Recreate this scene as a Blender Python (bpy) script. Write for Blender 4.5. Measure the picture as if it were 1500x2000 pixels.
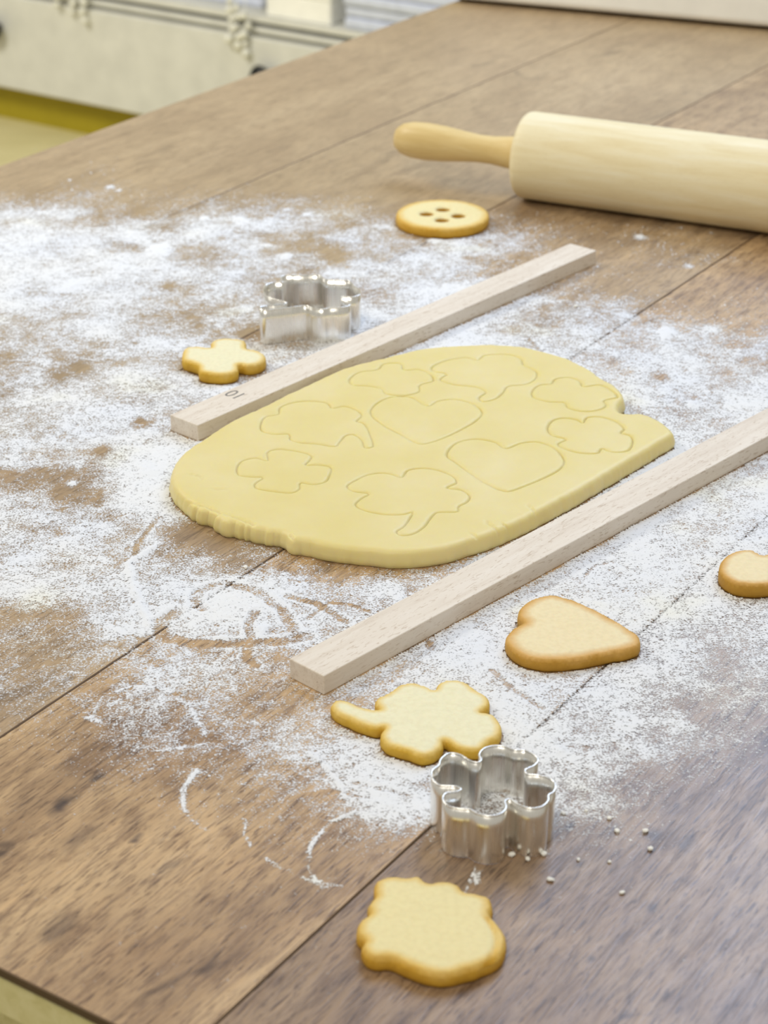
import bpy, bmesh, math, random
import numpy as np
from mathutils import Vector, Matrix
from mathutils.geometry import delaunay_2d_cdt

for o in list(bpy.data.objects):
    bpy.data.objects.remove(o, do_unlink=True)
scene = bpy.context.scene
COL = scene.collection
TZ = 0.75                       # height of the table top above the floor

# ------------------------------------------------------------------ camera
cam_data = bpy.data.cameras.new('camera')
cam = bpy.data.objects.new('camera', cam_data)
COL.objects.link(cam)
cam.location = (0, 0, TZ + 0.48)
PITCH = math.atan2(2010, 3945)
cam.rotation_euler = (math.pi / 2 - PITCH, 0, 0)
cam_data.sensor_fit = 'VERTICAL'
cam_data.sensor_height = 36.0
cam_data.lens = 3945 * 36.0 / 2000
cam_data.clip_start = 0.05
cam_data.clip_end = 60
cam_data.dof.use_dof = True
cam_data.dof.focus_distance = 0.98
cam_data.dof.aperture_fstop = 15
scene.camera = cam

# ------------------------------------------------------------------ light
world = bpy.data.worlds.new('world')
scene.world = world
world.use_nodes = True
bg = world.node_tree.nodes['Background']
bg.inputs[0].default_value = (1.0, 0.95, 0.84, 1)
bg.inputs[1].default_value = 0.46

def area_light(name, loc, target, sx, sy, energy, color):
    d = bpy.data.lights.new(name, 'AREA')
    d.shape = 'RECTANGLE'; d.size = sx; d.size_y = sy
    d.energy = energy; d.color = color
    o = bpy.data.objects.new(name, d)
    COL.objects.link(o)
    o.location = loc
    o.rotation_euler = (Vector(target) - Vector(loc)).to_track_quat('-Z', 'Y').to_euler()
    return o
area_light('window_daylight', (0.72, 2.15, 2.10), (0.05, 0.85, TZ), 0.95, 1.2, 22, (0.55, 0.71, 1.0))
area_light('ceiling_lamp', (-0.3, -0.25, 2.6), (0.0, 1.2, TZ), 0.6, 0.6, 16, (1.0, 0.95, 0.84))
area_light('far_fill_light', (-1.7, 2.0, 2.5), (-1.6, 3.6, 0.2), 0.8, 0.8, 62, (1.0, 0.97, 0.88))  # added fill aimed at the cabinet front, not a known fixture

vs = scene.view_settings
vs.view_transform = 'Standard'
vs.look = 'None'
vs.gamma = 1.0
vs.use_curve_mapping = False
vs.exposure = 0.0

# ------------------------------------------------------------------ outlines measured on the table, in millimetres
DOUGH = [(-113.4, 963.3), (-113.2, 982), (-108.4, 999.4), (-101.8, 1011.3), (-89.2, 1033.8), (-71.2, 1056.4), (-53.6, 1079), (-29.6, 1108.6), (-11.4, 1123.5), (11.5, 1138), (21, 1144.5), (44.6, 1150.2), (62.3, 1151.9), (84.4, 1148.6), (98.8, 1139.6), (113.1, 1127.5), (123.1, 1112.5), (129, 1100.1), (135.7, 1088.7), (139, 1071.6), (135.5, 1061.4), (135.4, 1049.2), (146.6, 1047.8), (154.4, 1040.1), (161.4, 1022.1), (154.3, 1011.3), (146.7, 1001.4), (139.3, 992.9), (120.7, 971.2), (103.6, 950.9), (87.1, 932.4), (71.3, 915.6), (56, 901.5), (41.1, 891.1), (26.6, 882.9), (7.6, 879.2), (-7.6, 881.9), (-24.7, 886.2), (-41.7, 893.3), (-47.2, 894.9), (-50, 900.4), (-59.4, 903.8), (-72.8, 910.5), (-85.1, 916.2), (-88, 923.1), (-95.8, 927.7), (-102.9, 937.1), (-109.3, 949.1)]
HEART_A = [(25.2, 1058.4), (15.7, 1070.1), (5, 1070.1), (-3.8, 1061.3), (-7.6, 1050.5), (-6.4, 1042.8), (0, 1030.9), (9.7, 1018.6), (18.9, 1007.2), (21.4, 1006.5), (28.2, 1010.5), (38.1, 1019.3), (51.6, 1036.5), (55.8, 1047.7), (51.7, 1059.9), (40.7, 1067.1), (30.9, 1064.9)]
HEART_B = [(66.4, 999.9), (61.1, 1007.9), (50.6, 1011.9), (41.2, 1008.5), (35.8, 999.9), (34.4, 990.1), (39.2, 981.8), (50.7, 961.7), (61.7, 948.3), (65.1, 947.1), (78.7, 958), (93.1, 972.9), (97.2, 982.4), (96.5, 992.1), (92.3, 1001.9), (84.3, 1008.5), (75.8, 1007.2)]
CLOVER_C = [(-19.4, 953.1), (-14.4, 961.1), (-8.2, 967.3), (-0.8, 969.2), (4.9, 967.3), (9, 964.2), (12.9, 972.9), (20.6, 975.4), (28.8, 972.9), (36.7, 965.4), (38.1, 957.4), (33.1, 951.9), (41.1, 948.9), (44.8, 941.7), (42.4, 934.5), (38.6, 930.4), (37.6, 924.6), (27, 922.9), (24.3, 918.3), (19.7, 906.3), (13.9, 899.1), (8.7, 898), (6.4, 901.9), (9.8, 906.9), (13.1, 916.5), (14.4, 923.4), (9.7, 921.1), (0.8, 921.1), (-9.7, 925.8), (-14.6, 932.2), (-12, 939.3), (-8, 944.7), (-15.3, 947.1)]
CLOVER_D = [(-63, 984.3), (-63.3, 995.3), (-58.7, 998.6), (-45.5, 995.3), (-39.5, 990.8), (-40.6, 984.3), (-42.1, 979.2), (-35.8, 979.2), (-28.8, 976.7), (-28.9, 967.3), (-31.7, 958), (-37, 955.6), (-44.1, 957.4), (-44.4, 950.7), (-48.2, 945.9), (-58.2, 947.7), (-66.7, 951.3), (-68.3, 956.2), (-64.4, 964.2), (-69.9, 964.8), (-77.1, 967.3), (-78.8, 976.1), (-76.6, 984.3), (-69.3, 987.6)]
CLOVER_E = [(-68.9, 1035.8), (-66.6, 1042.8), (-60.1, 1046.3), (-59.4, 1055.5), (-52, 1062), (-40.3, 1064.2), (-32.3, 1061.3), (-29.5, 1054.8), (-22.6, 1057), (-14.6, 1050.5), (-12.8, 1043.5), (-15.3, 1036.5), (-11.5, 1033.7), (-8, 1020.6), (-6.5, 1002.6), (-9.8, 1001.2), (-12.7, 1013.2), (-17.1, 1018.6), (-21, 1017.2), (-24.3, 1009.2), (-26.7, 1003.2), (-36.6, 1005.9), (-47.1, 1007.9), (-51.8, 1012.5), (-52.6, 1018.6), (-61.7, 1018.6), (-67.9, 1023.4)]
CLOVER_F = [(-20.5, 1095.5), (-15.2, 1106.3), (-4, 1110.9), (0, 1119.6), (9.8, 1119.6), (12.2, 1110.1), (20.7, 1110.1), (27.9, 1102.4), (28.6, 1093.2), (21, 1087.2), (20.2, 1078.2), (10.7, 1072.3), (1.5, 1074.5), (-2.1, 1081.9), (-10.5, 1086.4), (-18, 1087.9)]
CLOVER_G = [(28.4, 1113.3), (37.9, 1125.1), (50.1, 1129.1), (56.1, 1125.1), (60.7, 1132.3), (74.2, 1133.9), (82.4, 1127.5), (83.7, 1117.2), (90.4, 1107.8), (89, 1096.3), (82.8, 1088.7), (72.4, 1085.7), (69.3, 1077.4), (63.2, 1067.1), (56.5, 1064.2), (55, 1069.3), (59.2, 1078.2), (53.6, 1084.9), (41.4, 1087.9), (33.2, 1095.5), (37, 1103.9), (30.7, 1107)]
CLOVER_H = [(86, 1077.4), (90.8, 1087.2), (97.9, 1089.4), (101.1, 1096.3), (108.8, 1098.6), (115.3, 1093.2), (116.4, 1085.7), (126.5, 1087.9), (132.7, 1080.4), (134.9, 1070.1), (126.7, 1064.9), (127.2, 1058.4), (122.5, 1052), (113, 1049.8), (105.3, 1054.8), (103.5, 1062), (94.5, 1063.5), (86.7, 1070.1)]
CLOVER_I = [(91.4, 1025.4), (95.2, 1037.2), (101.5, 1040.7), (109.4, 1037.9), (111.7, 1034.4), (114.9, 1041.4), (122.2, 1042.1), (131.5, 1034.4), (134.1, 1026.1), (131.9, 1021.3), (136.8, 1017.2), (136.9, 1007.9), (132.4, 997.3), (124.5, 996), (119.3, 1000.6), (116.3, 994.7), (108.1, 994), (99.3, 999.3), (95.7, 1005.9), (100.4, 1012.5), (93.7, 1017.2)]
COOKIE_SMALL = [(-121.5, 1150.9), (-114, 1152.5), (-107, 1150.9), (-106.5, 1160.8), (-101.4, 1165), (-92.2, 1165), (-86.2, 1161.7), (-83.9, 1149.3), (-78.4, 1146.8), (-73.4, 1141.1), (-72, 1132.3), (-75.7, 1125.1), (-81.7, 1122.7), (-87.3, 1124.3), (-87.7, 1114.9), (-92.6, 1110.2), (-102.3, 1109.5), (-109.9, 1113.3), (-111.6, 1122.7), (-115.9, 1126.7), (-120.9, 1129.9), (-123, 1139.5)]
COOKIE_HEART = [(64.6, 816.3), (62.8, 823.5), (65.8, 833.2), (71.8, 839.6), (79.6, 842.6), (88.4, 839.1), (101.6, 826.4), (114.1, 810.2), (117.8, 802.8), (116.5, 795.9), (110.9, 791.8), (103.2, 789.1), (86.9, 783.3), (73.1, 781.9), (62.9, 785.9), (57.1, 794.1), (56.2, 803.2), (59.5, 810.7)]
COOKIE_CLOVER = [(-23, 745.5), (-21.3, 749.7), (-16.6, 749.7), (-10.7, 745.1), (-5.3, 742.6), (-2, 742.6), (-3.8, 746.4), (-2.9, 751.8), (1.8, 756), (6.6, 762.3), (12.1, 764.5), (18.6, 761.5), (22.2, 758.5), (24.1, 763.6), (29, 767), (35.1, 765.8), (39.8, 759.8), (45.2, 753), (45.5, 745.5), (41.5, 740.6), (47, 738.6), (50.1, 730.1), (48.8, 722.1), (44.2, 717.1), (39.8, 711.2), (32.1, 712), (25.6, 718.6), (24.4, 713.6), (21.7, 709.3), (16.5, 706.3), (9.9, 710.1), (3.2, 713.2), (-0.9, 718.2), (-1.3, 724.5), (0, 728.1), (-3.1, 727.3), (-8.3, 729.7), (-14.8, 734.5), (-21.3, 740.6)]
COOKIE_LEAF = [(-2.9, 620.4), (2.2, 623.5), (9.2, 622.9), (13.1, 623.9), (15.2, 621.3), (17.1, 619.4), (22, 620.4), (27.6, 618.8), (30.6, 614.1), (35.3, 612.9), (39.7, 610.1), (40.6, 604.9), (39.4, 600.1), (42.3, 594.7), (44.4, 587.4), (43.7, 580.7), (41.4, 576.2), (35.3, 571.7), (26.9, 567.7), (20.6, 566.4), (14.5, 567.7), (9.4, 570.5), (5.3, 573.3), (2, 575.3), (-2.2, 575.3), (-6.1, 577), (-8.2, 581.6), (-7.3, 585.3), (-10, 590), (-9.1, 596.2), (-5.7, 601), (-5.9, 606.1), (-3.3, 611.7), (-3.7, 616.3)]
COOKIE_EDGE = [(163.9, 867), (167.1, 877), (174.3, 884.5), (182.2, 886.1), (187.7, 880.7), (193.4, 884.5), (201.7, 881.3), (203.7, 871.2), (196.5, 859.3), (185.1, 850.6), (172.8, 850.6), (165.6, 856.7)]
CUTTER_NEAR = [(39, 677.4), (38.4, 681.5), (40.9, 686), (45.6, 687.7), (49.4, 687), (52.6, 684.6), (57, 684.3), (60.7, 680.8), (61.8, 677.1), (59.8, 673.3), (56.2, 670.3), (56.8, 667.6), (61.6, 666.6), (66, 664), (67.5, 659.4), (66.1, 654.8), (64.3, 653.2), (63.8, 649.3), (60.9, 645.2), (56.4, 644.3), (52.5, 646.5), (49, 650.3), (47.1, 649.3), (47.2, 644.6), (45.1, 640.8), (40.6, 639.2), (35.9, 640.8), (33.1, 643.6), (29.8, 643.9), (25, 645.8), (22.9, 650.3), (24.1, 654.2), (29, 655.7), (30.2, 657.1), (28, 659), (21.6, 660), (18.9, 665.3), (19.2, 670), (21.8, 673.7), (22.9, 678.1), (26.4, 682.2), (30.6, 681.2), (34.7, 676.7), (37.7, 675.7)]
CUTTER_FAR = [(-77.3, 1175.9), (-73.7, 1180.3), (-67.1, 1182), (-60.8, 1184.7), (-65.8, 1189.1), (-72.5, 1194.5), (-76.3, 1204.4), (-75.3, 1216.3), (-70.6, 1221), (-64.7, 1221.9), (-66.7, 1229.4), (-64.3, 1234.1), (-55.3, 1233.7), (-42.4, 1234.6), (-38.2, 1226.6), (-31.3, 1225.2), (-23, 1223.8), (-19.6, 1215.4), (-15.6, 1207.2), (-15.5, 1199), (-20, 1195.4), (-27.1, 1195.4), (-21.5, 1187.3), (-21.7, 1180.3), (-28, 1176.8), (-34.4, 1175.9), (-38.1, 1174.1), (-44.5, 1175.9), (-48.8, 1180.3), (-56.4, 1177.6), (-67.4, 1174.1), (-74.6, 1172.4)]
BUTTON = (42.5, 1403.8, 33.6)
BUTTON_HOLES = [(30.9, 1404.9), (43, 1414.8), (53.8, 1400.9), (41.7, 1391.2)]
MARK = [(-87, 1074.8), (-84.4, 1070)]
FLOUR_GRID = [
    "000000000000000000000000000000000000000000000000000",
    "000000000000000000000000000000000000000000000000000",
    "000000000000000000000000000000000000000000000000000",
    "000000000000000000000000000000000000000000000000000",
    "000000000000000000000000000000000000000000000000000",
    "000000000000000000000000000000000000000000000000000",
    "000000000000000000000000000000000000000000000000000",
    "000000000000000000000001222222100000000000000000000",
    "000000000000000000000113565444310000000000000000000",
    "000000000000000000011224676665421000000000000000000",
    "000000000000000000112334666776542111111111111111111",
    "111111111111111111133334566777653222222222222222222",
    "222222222222222222244334567787765433333333333333333",
    "222222222222222222344434567878776555555555555555555",
    "222222222222222222345566667888877666666666666666666",
    "333333333333333333356788777888887777777777777777777",
    "444444444444444444578898777888888888888888888888888",
    "666666666666666666788877766788888988888888888888888",
    "666666666666666666776543334667888888888888888888888",
    "666666666666666666664222112467888888888888888888888",
    "666666666666666666663111112356788888888888888888888",
    "666666666666666666684222222246888888888888888888888",
    "444444444444444444685444444456788887777777777777777",
    "333333333333333333696555555566788887777777777777777",
    "555555555555555555786555555578888887777777777777777",
    "555555555555555555676555555578888887777777777777777",
    "666666666666666654555555555578888877777777777777777",
    "666666666666666666655555555578888877666666666666666",
    "666666666666666667665555555578877777666666666666666",
    "555555555555555567766666666678887666666666666666666",
    "555555555555555467766666677778887666666666666666666",
    "555555555555555456765566788888876776655555555555555",
    "555555555555555556755556789988876786555555555555555",
    "666666666666666666654445788887777786444444444444444",
    "666666666666666676544345778877666775333333333333333",
    "777777777777777776554445677776655543222222222222222",
    "777777777777777776555455667666554311111111111111111",
    "777777777777777766555555666655543211111111111111111",
    "888888888888888766655555666554432100000000000000000",
    "888888888888888666655545666654432100000000000000000",
    "888888888888887667655434566654321011110000000000000",
    "888888888888887667655433556654321011110000000000000",
    "888888888888887666655433555554321111100000000000000",
    "777777777777777665665434554444321111100000000000000",
    "666666666666666554555434443333211111000000000000000",
    "555555555555555433444433322222110000000000000000000",
    "333333333333333322333332210000000000000000000000000",
    "222222222222223211222222100000000000000000000000000",
    "111111111111122111111111000000000000000000000000000",
    "000000000000011100000000000000000000000000000000000",
    "000000000000001000000000000000000000000000000000000",
    "000000000000001000000000000000000000000000000000000",
    "000000000000000000000000000000000000000000000000000",
    "000000000000000000000000000000000000000000000000000",
    "000000000000000000000000000000000000000000000000000"]
FLOUR_STROKES = [
    (1.6, 1, [(-12.4, 673.5), (-22.6, 665.8), (-28.8, 652.1), (-29.9, 638.8), (-26, 628.5), (-16.7, 625.9)]),
    (2.2, 0.8, [(-78.2, 703.8), (-82.8, 690.8), (-81.5, 676.4), (-76.6, 667.5), (-71.7, 663)]),
    (1.8, 0.9, [(-31.7, 716.4), (-23.6, 705.7), (-18.2, 692.6), (-16.4, 683.5)]),
    (2.6, 0.9, [(-79.6, 740.2), (-76.6, 729.8)]),
    (1.2, 0.7, [(-56.1, 669.3), (-55.5, 658.9), (-52.6, 650.4)]),
    (1.6, 0.7, [(-46.1, 642.8), (-41.9, 638.8), (-33.7, 632.3), (-21.6, 624.4)]),
    (1.5, 0.6, [(-127.4, 745.1), (-125, 761.8), (-112.3, 770.4), (-98.4, 768.2), (-85.7, 753.4), (-77.3, 733)]),
    (1.2, 0.5, [(-97.8, 718), (-85.1, 721.1), (-72.3, 725)]),
    (2.2, 0.8, [(-130.7, 744.3), (-124.8, 741.9)]),
    (3, 1, [(-56.7, 1076.9), (-43.1, 1118.4), (-34.3, 1134.1)]),
    (3.5, 1, [(-116.5, 902.2), (-127.7, 885.9), (-121.7, 859.7), (-111.1, 825)]),
    (1, 0.8, [(35.9, 638.8), (32.4, 625.9), (30.3, 619.6)]),
    (2, 0.9, [(36.8, 635.6), (35.5, 627.5)])]
FLOUR_SCRAPES = [
    (5, [(-82.6, 863.8), (-90.7, 855.6), (-90.5, 844.6), (-86.9, 839.6)]),
    (6, [(-98.9, 837.1), (-106, 827.4), (-103.2, 813.2), (-87.9, 807.1), (-66.5, 807.6), (-45.2, 809.9), (-36.3, 813.2)]),
    (5, [(-77.7, 864.8), (-62.2, 857.1), (-49, 839.6), (-40.7, 815.5)]),
    (4, [(-61.1, 837.1), (-64, 825), (-62.1, 813.2)]),
    (4, [(-62.8, 803.9), (-63.4, 794.7), (-58.3, 788)]),
    (4, [(-47.1, 852.1), (-32, 844.6), (-18.2, 827.4)]),
    (2.5, [(-36.4, 829.8), (-27.1, 845.6), (-17.2, 844.6), (-7.3, 837.1)]),
    (3, [(-117.3, 936.2), (-124.9, 907.7), (-125.5, 893.9)]),
    (3, [(48.8, 783.5), (57.2, 768.2), (69.7, 751.3)]),
    (2, [(90.3, 1183.7), (98.2, 1158.5), (112.1, 1134.1)]),
    (2, [(98.2, 870), (104.4, 883.2), (115, 886.9), (120.7, 880.5)]),
    (2.5, [(-12.7, 694.5), (-2.1, 690.8), (10.5, 685)]),
    (2, [(-39.8, 683.5), (-23.2, 689), (-6.3, 683.5)])]
FLOUR_LUMPS = [(-209.6, 1490.1, 2.7, 1), (-201.9, 1481.3, 2.1, 1), (-56.5, 1423.4, 2.7, 1), (-72.1, 1435.1, 1.8, 1), (182.9, 1374.7, 3.6, 1), (209.5, 1314.4, 3, 0.8), (235.3, 1383.5, 1.8, 0.8), (214.7, 1394.7, 1.5, 0.8), (-211, 1274.7, 6.6, 1), (-158, 1345.6, 7.5, 1), (-104.7, 1411.8, 4.2, 1), (-67.8, 1335, 4.2, 0.9), (-243.3, 1506.7, 1.2, 1), (-128.7, 994.5, 6.6, 1), (178.5, 1192.3, 6, 1), (179.6, 1080.5, 3, 1), (-168.1, 975.5, 2.4, 1), (75, 718, 2.4, 0.9), (7.3, 839.6, 3, 0.8), (-57.7, 820.2, 3, 1), (-76.4, 813.2, 3, 1), (-83.2, 1356.2, 3, 0.8), (41.2, 1274.7, 3, 0.8), (85.1, 1324.6, 3.6, 0.9), (36.4, 1367, 4.2, 0.9), (52.5, 685.3, 1.2, 0.9), (-131.4, 1417.6, 2.7, 0.9), (-49.6, 731, 2.1, 0.7)]
FLOUR_BARE = [(-35.7, 1335, 8.75), (-183.9, 1135.7, 6.3), (-156.8, 1017.4, 4.9), (-139.4, 1055.3, 4.9), (-172.1, 965, 5.6), (-150.4, 955.2, 3.15), (-99.6, 916.1, 7), (-83.3, 907.7, 4.9), (-87.4, 1188, 4.2), (166.7, 1122.3, 4.9), (154.4, 1274.7, 6.3), (21.4, 806.2, 2.1), (-144.1, 1274.7, 4.9), (-194.5, 1122.3, 3.5)]
LEAF_CREASE = [(38.1, 597.6), (40.2, 590.2), (40.6, 582.6), (38.7, 575.2), (36.4, 571.8)]
WOOD_KNOTS = [(-0.8092, -0.0564, 0.0052, 0.8), (-0.7864, -0.0550, 0.0032, 0.6), (-0.8099, -0.0950, 0.0024, 0.7), (-0.7494, -0.0493, 0.0022, 0.7), (-0.8709, -0.1064, 0.0068, 0.5), (-0.8235, -0.0764, 0.0080, 0.35), (-0.7068, -0.2353, 0.0032, 0.75), (-0.7005, -0.2504, 0.0052, 0.5), (-0.6932, -0.2638, 0.0040, 0.6), (-0.6923, -0.2800, 0.0032, 0.5), (-0.7279, -0.2503, 0.0032, 0.4), (-0.7356, -0.2864, 0.0024, 0.4), (-0.7755, -0.2810, 0.0020, 0.5), (-0.7297, -0.1927, 0.0028, 0.5), (-0.8163, -0.1174, 0.0040, 0.4), (-0.8172, -0.2209, 0.0040, 0.4), (-0.6950, -0.1079, 0.0036, 0.35)]
CRUMBS = [(50.2, 644.8), (62.7, 645.4), (38.8, 683.5), (56.1, 642.1), (72.5, 672.8), (82, 674.6), (90.8, 669.3), (93, 660.6), (104.9, 648.8), (76.1, 642.1), (88, 640.5), (90.9, 621.2), (64.1, 629.1), (104.3, 660.6), (-68.6, 880.5), (125.5, 1236.9)]

# ------------------------------------------------------------------ helpers
def tag(o, label=None, cat=None, group=None, kind=None):
    if label: o['label'] = label
    if cat: o['category'] = cat
    if group: o['group'] = group
    if kind: o['kind'] = kind
    return o

def empty(name, loc=(0, 0, 0), rz=0.0, parent=None):
    o = bpy.data.objects.new(name, None)
    o.empty_display_size = 0.02
    COL.objects.link(o)
    o.location = loc
    o.rotation_euler = (0, 0, rz)
    if parent: o.parent = parent
    return o

def mesh_from(name, V, F, smooth=False):
    me = bpy.data.meshes.new(name)
    me.from_pydata([tuple(v) for v in V], [], [tuple(f) for f in F])
    me.validate()
    if smooth:
        me.polygons.foreach_set('use_smooth', [True] * len(me.polygons))
    me.update()
    return me

def obj(name, me, mat=None, parent=None, loc=(0, 0, 0), rz=0.0):
    o = bpy.data.objects.new(name, me)
    COL.objects.link(o)
    o.location = loc
    o.rotation_euler = (0, 0, rz)
    if mat is not None and len(me.materials) == 0: me.materials.append(mat)
    if parent is not None: o.parent = parent
    return o

def bm_obj(name, bm, mat, parent=None, loc=(0, 0, 0), rz=0.0, smooth=False):
    me = bpy.data.meshes.new(name)
    bmesh.ops.recalc_face_normals(bm, faces=bm.faces[:])
    bm.to_mesh(me); bm.free()
    if smooth:
        me.polygons.foreach_set('use_smooth', [True] * len(me.polygons))
    return obj(name, me, mat, parent, loc, rz)

def box_bm(x0, x1, y0, y1, z0, z1, bevel=0.0, seg=2, bm=None):
    own = bm or bmesh.new()
    vs_ = [own.verts.new((x, y, z)) for z in (z0, z1) for x, y in ((x0, y0), (x1, y0), (x1, y1), (x0, y1))]
    fs = [(3, 2, 1, 0), (4, 5, 6, 7), (0, 1, 5, 4), (1, 2, 6, 5), (2, 3, 7, 6), (3, 0, 4, 7)]
    faces = [own.faces.new([vs_[i] for i in f]) for f in fs]
    if bevel > 0:
        ed = list({e for f in faces for e in f.edges})
        bmesh.ops.bevel(own, geom=ed, offset=bevel, segments=seg, affect='EDGES', profile=0.5)
    return own

def lathe(profile, n=48):
    """profile: list of (x along axis, radius); axis = local X."""
    V, F = [], []
    for x, r in profile:
        for k in range(n):
            a = 2 * math.pi * k / n
            V.append((x, r * math.cos(a), r * math.sin(a)))
    for i in range(len(profile) - 1):
        for k in range(n):
            k2 = (k + 1) % n
            F.append((i * n + k, i * n + k2, (i + 1) * n + k2, (i + 1) * n + k))
    F.append(tuple(range(n - 1, -1, -1)))
    m = (len(profile) - 1) * n
    F.append(tuple(m + k for k in range(n)))
    return V, F

def smooth_loop(pts, step):
    """closed centripetal Catmull-Rom through pts, resampled at even steps."""
    P = np.array(pts, float)
    n = len(P); dense = []
    for i in range(n):
        p0, p1, p2, p3 = P[i - 1], P[i], P[(i + 1) % n], P[(i + 2) % n]
        def tj(t, a, b): return t + max(np.linalg.norm(b - a), 1e-6) ** 0.5
        t0 = 0.0; t1 = tj(t0, p0, p1); t2 = tj(t1, p1, p2); t3 = tj(t2, p2, p3)
        for t in np.linspace(t1, t2, 14, endpoint=False):
            a1 = (t1 - t) / (t1 - t0) * p0 + (t - t0) / (t1 - t0) * p1
            a2 = (t2 - t) / (t2 - t1) * p1 + (t - t1) / (t2 - t1) * p2
            a3 = (t3 - t) / (t3 - t2) * p2 + (t - t2) / (t3 - t2) * p3
            b1 = (t2 - t) / (t2 - t0) * a1 + (t - t0) / (t2 - t0) * a2
            b2 = (t3 - t) / (t3 - t1) * a2 + (t - t1) / (t3 - t1) * a3
            dense.append((t2 - t) / (t2 - t1) * b1 + (t - t1) / (t2 - t1) * b2)
    return resample(np.array(dense), step, True)

def resample(D, step, closed):
    if closed: D = np.vstack([D, D[:1]])
    seg = np.linalg.norm(np.diff(D, axis=0), axis=1)
    s = np.concatenate([[0], np.cumsum(seg)])
    m = max(int(round(s[-1] / step)), 3)
    t = np.linspace(0, s[-1], m, endpoint=not closed)
    return np.stack([np.interp(t, s, D[:, 0]), np.interp(t, s, D[:, 1])], 1)

def area2(P):
    x, y = P[:, 0], P[:, 1]
    return float(np.sum(x * np.roll(y, -1) - np.roll(x, -1) * y)) / 2

def ccw(P):
    return P if area2(P) > 0 else P[::-1].copy()

def normals_out(P):
    t = np.roll(P, -1, 0) - np.roll(P, 1, 0)
    t /= np.linalg.norm(t, axis=1)[:, None] + 1e-9
    return np.stack([t[:, 1], -t[:, 0]], 1)

def inside(Q, P):
    """even-odd test of the points Q in the polygon P (numpy)."""
    x, y = Q[:, 0], Q[:, 1]
    r = np.zeros(len(Q), bool)
    lo, hi = P.min(0), P.max(0)
    cand = np.where((x >= lo[0]) & (x <= hi[0]) & (y >= lo[1]) & (y <= hi[1]))[0]
    if len(cand) == 0: return r
    cx, cy = x[cand], y[cand]
    c = np.zeros(len(cand), bool)
    a = P; b = np.roll(P, -1, 0)
    for (x1, y1), (x2, y2) in zip(a, b):
        if y1 == y2: continue
        m = (y1 > cy) != (y2 > cy)
        c ^= m & (cx < (x2 - x1) * (cy - y1) / (y2 - y1) + x1)
    r[cand] = c
    return r

def dist_to(Q, P, closed=True, far=1e9):
    """distance from the points Q to the polyline P."""
    a = P if closed else P[:-1]
    b = np.roll(P, -1, 0) if closed else P[1:]
    best = np.full(len(Q), far)
    lo, hi = P.min(0) - 12, P.max(0) + 12
    cand = np.where((Q[:, 0] > lo[0]) & (Q[:, 0] < hi[0]) & (Q[:, 1] > lo[1]) & (Q[:, 1] < hi[1]))[0]
    q = Q[cand]; d2 = np.full(len(cand), far)
    for p1, p2 in zip(a, b):
        v = p2 - p1; L = v @ v + 1e-12
        t = np.clip(((q - p1) @ v) / L, 0, 1)
        e = q - p1 - t[:, None] * v
        d2 = np.minimum(d2, np.einsum('ij,ij->i', e, e))
    best[cand] = np.sqrt(d2)
    return best

_rng = np.random.default_rng(7)
_LAT = _rng.random((256, 256))
def vnoise(x, y):
    xi = np.floor(x).astype(int); yi = np.floor(y).astype(int)
    fx = x - xi; fy = y - yi
    fx = fx * fx * (3 - 2 * fx); fy = fy * fy * (3 - 2 * fy)
    a = _LAT[xi % 256, yi % 256]; b = _LAT[(xi + 1) % 256, yi % 256]
    c = _LAT[xi % 256, (yi + 1) % 256]; d = _LAT[(xi + 1) % 256, (yi + 1) % 256]
    return (a * (1 - fx) + b * fx) * (1 - fy) + (c * (1 - fx) + d * fx) * fy
def fbm(x, y, o=4):
    s = 0; w = 0; a = 1.0
    for k in range(o):
        s = s + a * vnoise(x * 2 ** k + 17 * k, y * 2 ** k + 31 * k); w += a; a *= 0.55
    return s / w

def sstep(a, b, x):
    t = np.clip((x - a) / (b - a), 0, 1)
    return t * t * (3 - 2 * t)

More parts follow.
